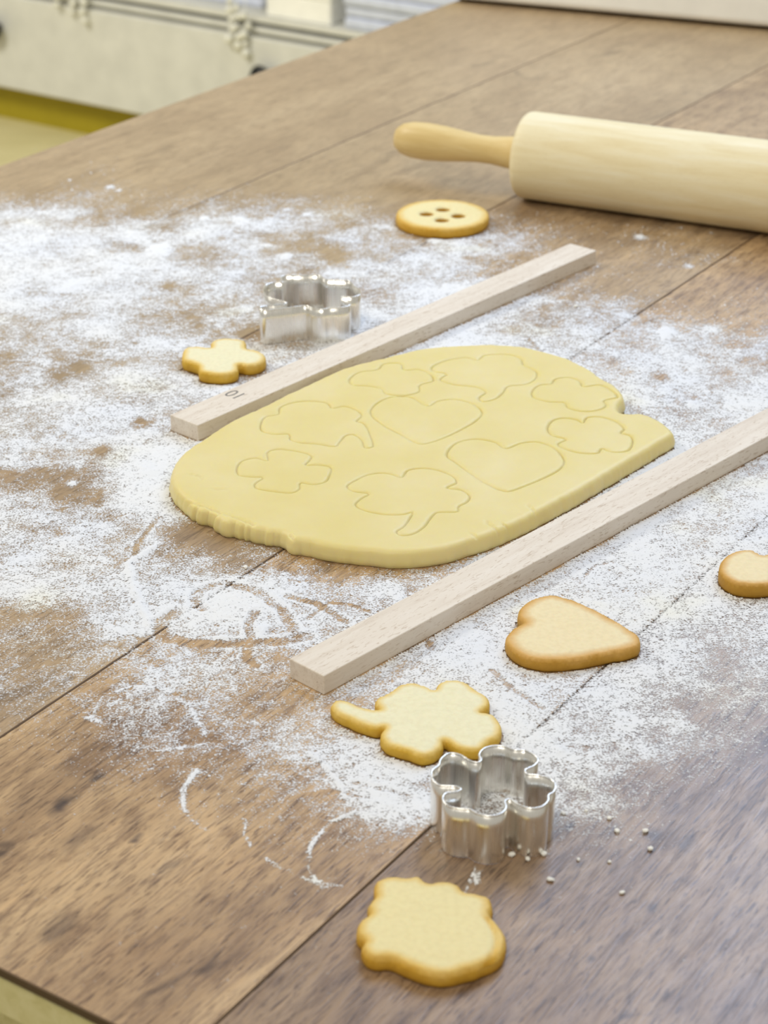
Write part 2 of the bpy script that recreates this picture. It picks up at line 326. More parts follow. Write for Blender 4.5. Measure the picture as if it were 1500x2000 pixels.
# ------------------------------------------------------------------ materials
class NT:
    def __init__(self, name):
        self.m = bpy.data.materials.new(name)
        self.m.use_nodes = True
        self.t = self.m.node_tree
        self.b = self.t.nodes['Principled BSDF']
    def n(self, typ, **kw):
        nd = self.t.nodes.new(typ)
        for k, v in kw.items():
            if k.startswith('i_'):
                key = k[2:]
                key = int(key) if key.isdigit() else key.replace('_', ' ')
                nd.inputs[key].default_value = v
            else: setattr(nd, k, v)
        return nd
    def l(self, a, b): self.t.links.new(a, b)
    def coords(self, kind='Object', scale=(1, 1, 1), offset=None):
        tc = self.n('ShaderNodeTexCoord')
        mp = self.n('ShaderNodeMapping')
        mp.inputs['Scale'].default_value = scale
        src = tc.outputs[kind]
        if offset is not None:
            ad = self.n('ShaderNodeVectorMath', operation='ADD')
            self.l(src, ad.inputs[0]); self.l(offset, ad.inputs[1]); src = ad.outputs[0]
        self.l(src, mp.inputs['Vector'])
        return mp.outputs[0]
    def noise(self, vec, scale, detail=4, rough=0.55, dist=0.0):
        nd = self.n('ShaderNodeTexNoise')
        nd.inputs['Scale'].default_value = scale; nd.inputs['Detail'].default_value = detail
        nd.inputs['Roughness'].default_value = rough; nd.inputs['Distortion'].default_value = dist
        self.l(vec, nd.inputs['Vector'])
        return nd.outputs['Fac']
    def ramp(self, fac, stops):
        r = self.n('ShaderNodeValToRGB')
        e = r.color_ramp.elements
        while len(e) < len(stops): e.new(0.5)
        for el, (p, c) in zip(e, stops):
            el.position = p; el.color = (*c, 1) if len(c) == 3 else c
        self.l(fac, r.inputs[0])
        return r.outputs[0]
    def mix(self, fac, a, b, mode='MIX'):
        m = self.n('ShaderNodeMix', data_type='RGBA', blend_type=mode)
        if isinstance(fac, (int, float)): m.inputs[0].default_value = fac
        else: self.l(fac, m.inputs[0])
        for s, v in ((6, a), (7, b)):
            if isinstance(v, tuple): m.inputs[s].default_value = (*v, 1)
            else: self.l(v, m.inputs[s])
        return m.outputs[2]
    def math(self, op, a, b=None, clamp=False):
        m = self.n('ShaderNodeMath', operation=op, use_clamp=clamp)
        for i, v in enumerate((a, b)):
            if v is None: continue
            if isinstance(v, (int, float)): m.inputs[i].default_value = v
            else: self.l(v, m.inputs[i])
        return m.outputs[0]
    def bump(self, h, strength, dist):
        b = self.n('ShaderNodeBump')
        b.inputs['Strength'].default_value = strength; b.inputs['Distance'].default_value = dist
        self.l(h, b.inputs['Height']); self.l(b.outputs[0], self.b.inputs['Normal'])
    def set(self, color=None, rough=None, metal=None, spec=None, **kw):
        b = self.b
        if color is not None:
            if isinstance(color, tuple): b.inputs['Base Color'].default_value = (*color, 1)
            else: self.l(color, b.inputs['Base Color'])
        if rough is not None:
            if isinstance(rough, (int, float)): b.inputs['Roughness'].default_value = rough
            else: self.l(rough, b.inputs['Roughness'])
        if metal is not None: b.inputs['Metallic'].default_value = metal
        if spec is not None: b.inputs['Specular IOR Level'].default_value = spec
        for k, v in kw.items(): b.inputs[k.replace('_', ' ')].default_value = v
        return self.m

def mat_planks():
    t = NT('laminate_wood')
    oi = t.n('ShaderNodeObjectInfo')
    cx = t.n('ShaderNodeCombineXYZ')
    off = t.math('MULTIPLY', oi.outputs['Random'], 37.0)
    t.l(off, cx.inputs[0]); t.l(off, cx.inputs[1]); t.l(off, cx.inputs[2])
    v = t.coords('Object', (1, 1, 1), cx.outputs[0])
    vs_ = t.coords('Object', (1.0, 9.0, 1.0), cx.outputs[0])      # stretched along the plank (local X)
    vf = t.coords('Object', (1.0, 11.0, 1.0), cx.outputs[0])
    big = t.noise(vs_, 3.2, 5, 0.6, 0.7)
    patch = t.noise(v, 9.0, 4, 0.6, 0.4)
    grain = t.noise(vs_, 30, 6, 0.62, 1.2)
    fine = t.noise(vf, 90, 4, 0.6, 0.6)
    mott = t.noise(t.coords('Object', (1.0, 2.5, 1.0), cx.outputs[0]), 48, 5, 0.6, 0.3)
    base = t.ramp(big, [(0.28, (0.29, 0.190, 0.105)), (0.45, (0.42, 0.290, 0.165)), (0.58, (0.49, 0.350, 0.205)), (0.75, (0.54, 0.400, 0.245))])
    pt = t.ramp(patch, [(0.36, (0.66, 0.60, 0.58)), (0.52, (1, 1, 1)), (0.72, (1.12, 1.11, 1.08))])
    c = t.mix(0.8, base, pt, 'MULTIPLY')
    mo = t.ramp(mott, [(0.34, (0.58, 0.52, 0.49)), (0.50, (1.0, 1.0, 1.0)), (0.68, (1.16, 1.14, 1.10))])
    c = t.mix(0.75, c, mo, 'MULTIPLY')
    g = t.ramp(grain, [(0.36, (0.55, 0.49, 0.45)), (0.47, (0.95, 0.94, 0.92)), (0.7, (1.1, 1.09, 1.06))])
    c = t.mix(0.7, c, g, 'MULTIPLY')
    f = t.ramp(fine, [(0.37, (0.28, 0.22, 0.19)), (0.47, (1, 1, 1))])
    c = t.mix(0.8, c, f, 'MULTIPLY')
    kn = t.noise(t.coords('Object', (1.0, 2.2, 1.0), cx.outputs[0]), 15.0, 3, 0.55, 0.8)
    kf = t.ramp(kn, [(0.26, (0.28, 0.24, 0.25)), (0.35, (1, 1, 1))])
    c = t.mix(0.85, c, kf, 'MULTIPLY')
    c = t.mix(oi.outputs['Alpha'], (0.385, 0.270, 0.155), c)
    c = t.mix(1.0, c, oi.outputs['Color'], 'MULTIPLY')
    # knots and dark veins printed at their own places on the table
    tc = t.n('ShaderNodeTexCoord'); tc.object = table
    wob = t.n('ShaderNodeTexNoise'); wob.inputs['Scale'].default_value = 60; wob.inputs['Detail'].default_value = 3
    t.l(tc.outputs['Object'], wob.inputs['Vector'])
    sc = t.n('ShaderNodeVectorMath', operation='MULTIPLY_ADD')
    t.l(wob.outputs['Color'], sc.inputs[0]); sc.inputs[1].default_value = (0.014, 0.010, 0); sc.inputs[2].default_value = (-0.007, -0.005, 0)
    ps = t.n('ShaderNodeVectorMath', operation='ADD'); t.l(tc.outputs['Object'], ps.inputs[0]); t.l(sc.outputs[0], ps.inputs[1])
    for ku, kv, kr, ks in WOOD_KNOTS:
        mp = t.n('ShaderNodeVectorMath', operation='MULTIPLY_ADD')
        t.l(ps.outputs[0], mp.inputs[0]); mp.inputs[1].default_value = (0.55 / kr, 1.0 / kr, 0); mp.inputs[2].default_value = (-ku * 0.55 / kr, -kv / kr, 0)
        ln = t.n('ShaderNodeVectorMath', operation='LENGTH'); t.l(mp.outputs[0], ln.inputs[0])
        kf2 = t.ramp(ln.outputs['Value'], [(0.25, (1 - ks, 1 - ks * 1.02, 1 - ks * 0.95)), (1.0, (1, 1, 1))])
        c = t.mix(1.0, c, kf2, 'MULTIPLY')
    ro = t.ramp(grain, [(0.3, (0.42,) * 3), (0.7, (0.31,) * 3)])
    h = t.math('ADD', t.math('MULTIPLY', grain, 0.6), t.math('MULTIPLY', fine, 0.5))
    t.bump(h, 0.35, 0.0006)
    return t.set(c, ro, 0, 0.85)

def mat_pale_wood(name, c0, c1, c2, scale=1.0, rough=0.55, fleck=0.0, stretch=12.0, axis=0):
    t = NT(name)
    s = [stretch] * 3; s[axis] = 1.0
    v = t.coords('Object', tuple(s))
    a = t.noise(v, 14 * scale, 5, 0.6, 0.6)
    c = t.ramp(a, [(0.30, c0), (0.5, c1), (0.72, c2)])
    if fleck > 0:
        s2 = [4.5] * 3; s2[axis] = 1.0
        fl = t.noise(t.coords('Object', tuple(s2)), 210, 2, 0.5, 0.8)
        c = t.mix(fleck, c, t.ramp(fl, [(0.30, (0.60, 0.50, 0.40)), (0.42, (1, 1, 1))]), 'MULTIPLY')
    t.bump(a, 0.15, 0.0008)
    return t.set(c, rough, 0, 0.35)

def mat_cookie(name, pale, gold, brown, bottom):
    t = NT(name)
    at = t.n('ShaderNodeAttribute', attribute_name='bake')
    v = t.coords('Object')
    nz = t.noise(v, 70, 4, 0.6)
    n2 = t.noise(v, 420, 3, 0.6)
    fac = t.math('ADD', at.outputs['Fac'], t.math('MULTIPLY', t.math('SUBTRACT', nz, 0.5), 0.45))
    c = t.ramp(fac, [(0.0, bottom), (0.22, brown), (0.45, gold), (0.85, pale)])
    c = t.mix(0.35, c, t.ramp(n2, [(0.3, (0.86, 0.82, 0.74)), (0.6, (1.04, 1.04, 1.02))]), 'MULTIPLY')
    t.bump(t.math('ADD', nz, t.math('MULTIPLY', n2, 0.5)), 0.30, 0.0012)
    m = t.set(c, 0.62, 0, 0.3)
    t.b.inputs['Subsurface Weight'].default_value = 0.10
    t.b.inputs['Subsurface Radius'].default_value = (0.004, 0.002, 0.0008)
    t.b.inputs['Subsurface Scale'].default_value = 1.0
    return m

def mat_dough():
    t = NT('raw_dough')
    v = t.coords('Object')
    a = t.noise(v, 26, 4, 0.55)
    b = t.noise(v, 300, 3, 0.6)
    c = t.ramp(a, [(0.3, (0.71, 0.60, 0.25)), (0.55, (0.73, 0.625, 0.295)), (0.75, (0.75, 0.65, 0.345))])
    t.bump(t.math('ADD', t.math('MULTIPLY', a, 1.4), t.math('MULTIPLY', b, 0.25)), 0.22, 0.0012)
    m = t.set(c, 0.46, 0, 0.35)
    t.b.inputs['Subsurface Weight'].default_value = 0.6
    t.b.inputs['Subsurface Radius'].default_value = (0.005, 0.0038, 0.0008)
    t.b.inputs['Subsurface Scale'].default_value = 1.0
    return m

def mat_flour():
    t = NT('wheat_flour')
    v = t.coords('Object')
    a = t.noise(v, 16, 3, 0.5)
    c = t.ramp(a, [(0.35, (0.75, 0.765, 0.80)), (0.60, (0.78, 0.78, 0.78)), (0.8, (0.80, 0.78, 0.66))])
    t.set(c, 0.9, 0, 0.15)
    # a light dusting lets the wood show between its grains
    at = t.n('ShaderNodeAttribute', attribute_name='cover')
    g1 = t.noise(v, 900, 2, 0.6)
    g2 = t.noise(v, 260, 3, 0.6)
    g = t.math('ADD', t.math('MULTIPLY', g1, 0.65), t.math('MULTIPLY', g2, 0.35))
    g = t.math('MULTIPLY', t.math('SUBTRACT', g, 0.32), 2.8)            # about 0..1
    s = t.math('SUBTRACT', at.outputs['Fac'], g)
    s = t.math('ADD', t.math('MULTIPLY', s, 2.2), 0.45, True)
    t.l(s, t.b.inputs['Alpha'])
    return t.m

def mat_metal():
    t = NT('stainless_steel')
    v = t.coords('Object', (1, 1, 0.04))
    a = t.noise(v, 420, 3, 0.6)
    r = t.ramp(a, [(0.3, (0.20,) * 3), (0.7, (0.36,) * 3)])
    t.bump(a, 0.10, 0.0010)
    return t.set((0.90, 0.885, 0.84), r, 1.0)

def mat_plain(name, color, rough=0.5, spec=0.4, var=0.06, scale=20):
    t = NT(name)
    a = t.noise(t.coords('Object'), scale, 3, 0.5)
    lo = tuple(max(0, c * (1 - var)) for c in color); hi = tuple(c * (1 + var) for c in color)
    return t.set(t.ramp(a, [(0.3, lo), (0.7, hi)]), rough, 0, spec)

M_PLANK_EDGE = mat_plain('laminate_edge', (0.075, 0.042, 0.018), 0.6)
M_PLANK_SEAM = mat_plain('laminate_seam', (0.17, 0.11, 0.065), 0.6)
M_BOARD = mat_pale_wood('pine_board', (0.56, 0.50, 0.24), (0.63, 0.57, 0.30), (0.68, 0.62, 0.36), 1.0, 0.5)
M_BEECH = mat_pale_wood('beech_strip_wood', (0.66, 0.57, 0.47), (0.74, 0.66, 0.56), (0.78, 0.71, 0.62), 0.9, 0.6, 0.55)
M_PIN = mat_pale_wood('rolling_pin_wood', (0.74, 0.62, 0.36), (0.80, 0.70, 0.45), (0.84, 0.77, 0.56), 0.9, 0.5, 0.12, 10.0)
M_HANDLE = mat_pale_wood('handle_wood', (0.62, 0.45, 0.18), (0.70, 0.53, 0.24), (0.75, 0.60, 0.32), 1.2, 0.42, 0.0, 8.0)
M_COOKIE = mat_cookie('baked_cookie', (0.78, 0.68, 0.37), (0.72, 0.50, 0.15), (0.60, 0.34, 0.035), (0.44, 0.22, 0.015))
M_COOKIE_PALE = mat_cookie('baked_cookie_pale', (0.80, 0.75, 0.51), (0.76, 0.56, 0.19), (0.62, 0.38, 0.04), (0.46, 0.25, 0.02))
M_COOKIE_TAN = mat_cookie('baked_cookie_tan', (0.80, 0.68, 0.42), (0.66, 0.40, 0.13), (0.47, 0.25, 0.03), (0.36, 0.18, 0.015))
M_DOUGH = mat_dough()
M_FLOUR = mat_flour()
M_METAL = mat_metal()
M_CRUMB = mat_plain('flour_crumb', (0.82, 0.80, 0.74), 0.9, 0.2)
M_FLOOR = mat_pale_wood('floor_wood', (0.60, 0.53, 0.27), (0.66, 0.59, 0.31), (0.70, 0.63, 0.36), 0.4, 0.5, 0.0, 6.0)
M_WHITE = mat_plain('white_cupboard_paint', (0.66, 0.655, 0.60), 0.45)
M_CREAM = mat_plain('cream_paint', (0.93, 0.925, 0.87), 0.4)
M_TOE = mat_plain('plinth_shade_olive', (0.36, 0.285, 0.012), 0.6)  # olive shade of the toe recess is put into this colour
M_BLACK = mat_plain('black_knob', (0.006, 0.006, 0.006), 0.35)
M_CLOTH = mat_plain('white_cloth', (0.62, 0.66, 0.78), 0.85, 0.2, 0.08, 40)
M_GREEN = mat_plain('dark_green_tin', (0.05, 0.085, 0.08), 0.4)
M_INK = mat_plain('stamp_ink', (0.22, 0.20, 0.18), 0.7)
M_WALL = mat_plain('wall_paint', (0.62, 0.59, 0.50), 0.8)
M_BEAD = mat_plain('pale_bead', (0.78, 0.77, 0.68), 0.2, 0.6)
M_DARKLINE = mat_plain('shelf_gap', (0.22, 0.21, 0.13), 0.7)

# ------------------------------------------------------------------ the setting
A = math.radians(33.6)                       # the planks run 33.6 degrees to the right of the view
UX = Vector((math.sin(A), math.cos(A), 0))   # along the planks
VX = Vector((math.cos(A), -math.sin(A), 0))  # across the planks
def uv(u, v, z=0.0):
    return UX * u + VX * v + Vector((0, 0, z))
RZ = math.pi / 2 - A                         # local X = along the planks, local Y = -v

bm = box_bm(-5, 5, -3, 8, -0.05, 0.0)
tag(bm_obj('floor', bm, M_FLOOR), 'pale yellow wooden floor of the kitchen', kind='structure')
# wall behind the kitchen cabinet
bm = box_bm(3.74, 3.84, -3.4, 6.0, 0.0, 2.7)
tag(bm_obj('wall_back', bm, M_WALL, None, (0, 0, 0), RZ), 'plain cream wall behind the white kitchen cabinet', kind='structure')

# ------------------------------------------------------------------ the table
U0, U1 = 0.404, 2.20
PW = 0.1886
V0 = -1.1065
NPL = 6
table = empty('table', uv((U0 + U1) / 2, V0 + PW * NPL / 2, 0), RZ)
tag(table, 'long wooden table with dark brown planked top dusted with flour', 'table')
HL = (U1 - U0) / 2
HW = PW * NPL / 2
M_PLANK = mat_planks()
def plank_mesh():
    L, Wd = HL, PW / 2 - 0.0002
    bm = box_bm(-L, L, -Wd, Wd, -0.0045, 0.0, 0.0005, 1)
    me = bpy.data.meshes.new('plank')
    bmesh.ops.recalc_face_normals(bm, faces=bm.faces[:])
    me.materials.append(M_PLANK); me.materials.append(M_PLANK_EDGE); me.materials.append(M_PLANK_SEAM)
    for f in bm.faces:
        f.material_index = 0 if f.normal.z > 0.95 else (2 if f.normal.z > 0.4 else 1)
    bm.to_mesh(me); bm.free()
    return me
pm = plank_mesh()
PLANK_TINT = [(1.03, 1.08, 1.12, 0.45), (1.0, 1.05, 1.08, 0.5), (1.0, 1.01, 1.02, 0.75), (1.07, 1.02, 0.94, 1), (0.68, 0.64, 0.64, 1), (0.74, 0.70, 0.70, 1)]  # far planks paler, flatter: reflected haze put into colour; near tints are the wood's
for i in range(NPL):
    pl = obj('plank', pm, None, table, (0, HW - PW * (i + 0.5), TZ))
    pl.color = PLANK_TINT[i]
bm_obj('board', box_bm(-HL + 0.001, HL - 0.001, -HW + 0.001, HW - 0.001, TZ - 0.024, TZ - 0.0047, 0.001, 1), M_BOARD, table)
for sx in (-1, 1):
    bm_obj('apron', box_bm(min(sx * (HL - 0.08), sx * (HL - 0.055)), max(sx * (HL - 0.08), sx * (HL - 0.055)), -HW + 0.10, HW - 0.10, TZ - 0.13, TZ - 0.028, 0.002, 1), M_BOARD, table)
for sy in (-1, 1):
    bm_obj('apron', box_bm(-HL + 0.10, HL - 0.10, min(sy * (HW - 0.08), sy * (HW - 0.055)), max(sy * (HW - 0.08), sy * (HW - 0.055)), TZ - 0.13, TZ - 0.028, 0.002, 1), M_BOARD, table)
for sx in (-1, 1):
    for sy in (-1, 1):
        cx_, cy_ = sx * (HL - 0.075), sy * (HW - 0.075)
        bm_obj('leg', box_bm(cx_ - 0.03, cx_ + 0.03, cy_ - 0.03, cy_ + 0.03, 0, TZ - 0.028, 0.003, 1), M_BOARD, table)

# ------------------------------------------------------------------ kitchen cabinet on the far side
UC = 3.08
cab = empty('kitchen_cabinet', uv(UC, -2.3, 0), RZ)      # local X = away from the table, local Y = -v
tag(cab, 'white kitchen cabinet with a wide bottom drawer and an open shelf', 'cabinet')
CW = 0.85
bm = box_bm(0.05, 0.55, -CW, CW, 0.0, 0.08)
bm_obj('plinth', bm, M_TOE, cab)
bm = box_bm(0.02, 0.58, -CW, CW, 0.08, 0.285)
bm_obj('body', bm, M_WHITE, cab)
for sy in (-1, 1):
    bm_obj('side_panel', box_bm(0.02, 0.58, min(sy * CW, sy * (CW - 0.02)), max(sy * CW, sy * (CW - 0.02)), 0.285, 0.86, 0.001, 1), M_WHITE, cab)
bm_obj('back_panel', box_bm(0.565, 0.58, -CW + 0.02, CW - 0.02, 0.285, 0.86), M_WHITE, cab)
drawer = bm_obj('drawer', box_bm(-0.0, 0.02, -CW + 0.002, CW - 0.002, 0.084, 0.283, 0.004, 2), M_WHITE, cab)
kv, kf = lathe([(0.0, 0.009), (-0.014, 0.008), (-0.018, 0.021), (-0.026, 0.025), (-0.034, 0.020), (-0.037, 0.006)], 24)
obj('knob', mesh_from('knob', kv, kf, True), M_BLACK, drawer, (0, 0.014, 0.214))
obj('knob', mesh_from('knob', kv, kf, True), M_BLACK, drawer, (0, 0.014 + 0.70, 0.214))
bm_obj('rail', box_bm(0.006, 0.03, -CW + 0.001, CW - 0.001, 0.290, 0.300, 0.002, 1), M_WHITE, cab)
bm_obj('shelf_board', box_bm(0.012, 0.565, -CW + 0.02, CW - 0.02, 0.308, 0.322, 0.002, 1), M_WHITE, cab)
bm_obj('worktop', box_bm(-0.02, 0.60, -CW - 0.01, CW + 0.01, 0.86, 0.90, 0.004, 2), M_CREAM, cab)
def cab_at(x, v, z): return uv(UC + x, v, z)

# things on the open shelf
def cloth_stack(name, label, v0, v1, x0, x1, z0, n, mat, h=0.02, group=None):
    r = empty(name, cab_at((x0 + x1) / 2, (v0 + v1) / 2, z0), RZ)
    tag(r, label, 'cloth', group)
    for k in range(n):
        d = 0.004 * math.sin(k * 2.1)
        bm = box_bm(-(x1 - x0) / 2 + d, (x1 - x0) / 2 + d, -(v1 - v0) / 2, (v1 - v0) / 2, k * h, (k + 1) * h - 0.001, 0.006, 3)
        bm_obj('folded_cloth_layer', bm, mat, r, smooth=True)
    return r
cloth_stack('folded_cloth', 'stack of folded bluish white kitchen cloths on the open shelf', -2.15, -1.62, 0.02, 0.36, 0.322, 5, M_CLOTH, 0.022)
cloth_stack('folded_cloth', 'bluish grey folded cloth lying alone on the open shelf', -2.72, -2.37, 0.06, 0.36, 0.322, 3, M_CLOTH, 0.02)
bx = empty('cardboard_box', cab_at(0.13, -2.255, 0.322), RZ)
tag(bx, 'small cream box beside the folded cloths on the shelf', 'box')
bm_obj('box_body', box_bm(-0.11, 0.11, -0.075, 0.075, 0, 0.045, 0.003, 1), M_CREAM, bx)
bm_obj('box_lid', box_bm(-0.113, 0.113, -0.078, 0.078, 0.0451, 0.062, 0.003, 1), M_CREAM, bx)
gt = empty('tin', cab_at(0.11, -2.22, 0.3841), RZ)
tag(gt, 'small dark green tin standing on the cream box', 'tin')
bm_obj('tin_body', box_bm(-0.035, 0.035, -0.04, 0.04, 0, 0.05, 0.006, 2), M_GREEN, gt)
bm_obj('tin_lid', box_bm(-0.036, 0.036, -0.041, 0.041, 0.0501, 0.06, 0.003, 2), M_GREEN, gt)

# bead garlands hanging in front of the shelf
def garland(v, z_low, n, spread, seed, label):
    r = empty('bead_garland', cab_at(-0.012, v, z_low), RZ)
    tag(r, label, 'garland')
    rnd = random.Random(seed)
    bm = bmesh.new()
    bmesh.ops.create_icosphere(bm, subdivisions=2, radius=1.0)
    me = bpy.data.meshes.new('bead'); bm.to_mesh(me); bm.free()
    me.polygons.foreach_set('use_smooth', [True] * len(me.polygons))
    me.materials.append(M_BEAD)
    top = 0.86 - z_low
    for s in range(3):
        y = (s - 1) * spread
        bm = box_bm(-0.0005, 0.0005, y - 0.0005, y + 0.0005, 0.01 + 0.014 * s, top)
        bm_obj('string', bm, M_CREAM, r)
    for k in range(n):
        b = obj('bead', me, None, r, (rnd.uniform(-0.004, 0.004), (k % 3 - 1) * spread + rnd.uniform(-0.006, 0.006), 0.008 + (k // 3) * 0.018 + (k % 3) * 0.012))
        q = rnd.uniform(0.006, 0.010)
        b.scale = (q, q, q)
garland(-2.795, 0.255, 12, 0.034, 3, 'pale bead garland hanging over the plain end of the drawer')
garland(-2.375, 0.245, 15, 0.020, 5, 'pale bead garland hanging over the drawer above its black knob')

# ------------------------------------------------------------------ white box at the far end of the table
bd = Vector((0.275, -0.111, 0)).normalized()
bp0 = Vector((0.055, 2.110, 0))
bang = math.atan2(bd.y, bd.x)
wb = empty('storage_box', bp0 + Vector((0, 0, TZ)), bang)
tag(wb, 'big cream white box standing across the far end of the table', 'box')
bm_obj('box_body', box_bm(0.0, 0.62, 0.0, 0.15, 0.004, 0.19, 0.006, 3), M_CREAM, wb)
bm_obj('box_lid', box_bm(-0.004, 0.624, -0.004, 0.154, 0.1905, 0.225, 0.006, 3), M_CREAM, wb)
for fx in (0.03, 0.59):
    for fy in (0.03, 0.12):
        bm_obj('foot', box_bm(fx - 0.012, fx + 0.012, fy - 0.012, fy + 0.012, 0.0, 0.0045), M_BLACK, wb)

# ------------------------------------------------------------------ rolling pin
PR = 0.0324
pd = Vector((math.cos(math.radians(24.6)), -math.sin(math.radians(24.6)), 0))
pin = empty('rolling_pin', Vector((0.12, 1.4607, TZ)) + pd * 0.107, -math.radians(24.6))
tag(pin, 'pale wooden rolling pin with turned handles lying on the table', 'rolling pin')
HB = 0.125
prof = [(-HB, 0.020), (-HB + 0.0002, PR - 0.005), (-HB + 0.0012, PR - 0.0024), (-HB + 0.003, PR - 0.0008), (-HB + 0.006, PR)]
prof += [(x, PR) for x in np.linspace(-HB + 0.012, HB - 0.012, 12)]
prof += [(-x, r) for x, r in reversed(prof[:5])]
V, F = lathe(prof, 72)
obj('barrel', mesh_from('barrel', V, F, True), M_PIN, pin, (0, 0, PR))
hp = [(0.0, 0.0128), (0.004, 0.0128), (0.012, 0.0118), (0.024, 0.0104), (0.036, 0.0104), (0.050, 0.0118), (0.064, 0.0134), (0.078, 0.0142), (0.090, 0.0136), (0.098, 0.0115), (0.1025, 0.0080), (0.1045, 0.0035), (0.105, 0.0006)]
for s in (-1, 1):
    V, F = lathe([(s * (HB + x), r) for x, r in hp], 40)
    h = obj('handle', mesh_from('handle', V, F, True), M_HANDLE, pin, (0, 0, PR))

# ------------------------------------------------------------------ beech guide strips
def strip(name, nl, fl, width, label, extra=None):
    a = Vector((nl[0], nl[1], 0)); b = Vector((fl[0], fl[1], 0))
    d = (b - a).normalized(); L = (b - a).length
    side = Vector((d.y, -d.x, 0))                       # to the right of the direction
    c = (a + b) / 2 + side * width / 2
    o = bm_obj(name, box_bm(-L / 2, L / 2, -width / 2, width / 2, 0.0, 0.010, 0.0005, 2), M_BEECH, None, (c.x, c.y, TZ), math.atan2(d.y, d.x))
    tag(o, label, 'wooden strip', 'beech guide strips beside the dough')
    return o, d
s1, d1 = strip('wooden_strip', (-0.1212, 1.0438), (0.1293, 1.3332), 0.0222, 'pale beech strip stamped 10 lying between the dough and the clover cutter')
d2v = Vector((0.1886 + 0.0425, 1.0216 - 0.7777, 0)).normalized()
e2 = Vector((-0.0425, 0.7777, 0)) + d2v * 0.383
s2, d2 = strip('wooden_strip', (-0.0425, 0.7777), (e2.x, e2.y), 0.0218, 'pale beech strip lying between the dough and the heart cookie')
# the stamped number 10, its top towards the near end of the strip
fc = bpy.data.curves.new('stamp', 'FONT')
fc.body = '10'; fc.size = 0.0135; fc.align_x = 'CENTER'; fc.align_y = 'CENTER'; fc.extrude = 0.00004
fo = bpy.data.objects.new('stamp_tmp', fc); COL.objects.link(fo)
dg = bpy.context.evaluated_depsgraph_get()
sm = bpy.data.meshes.new_from_object(fo.evaluated_get(dg))
bpy.data.objects.remove(fo, do_unlink=True)
sm.name = 'stamped_number'
sm.materials.clear()
mk = (Vector((MARK[0][0], MARK[0][1], 0)) + Vector((MARK[1][0], MARK[1][1], 0))) / 2000
loc = s1.matrix_basis.inverted() @ Vector((mk.x, mk.y, TZ))
st = obj('stamped_number', sm, M_INK, s1, (loc.x, loc.y, 0.01003), math.pi / 2)
st.scale = (0.85, 1, 1)
st['label'] = 'small dark number 10 stamped on the wood'

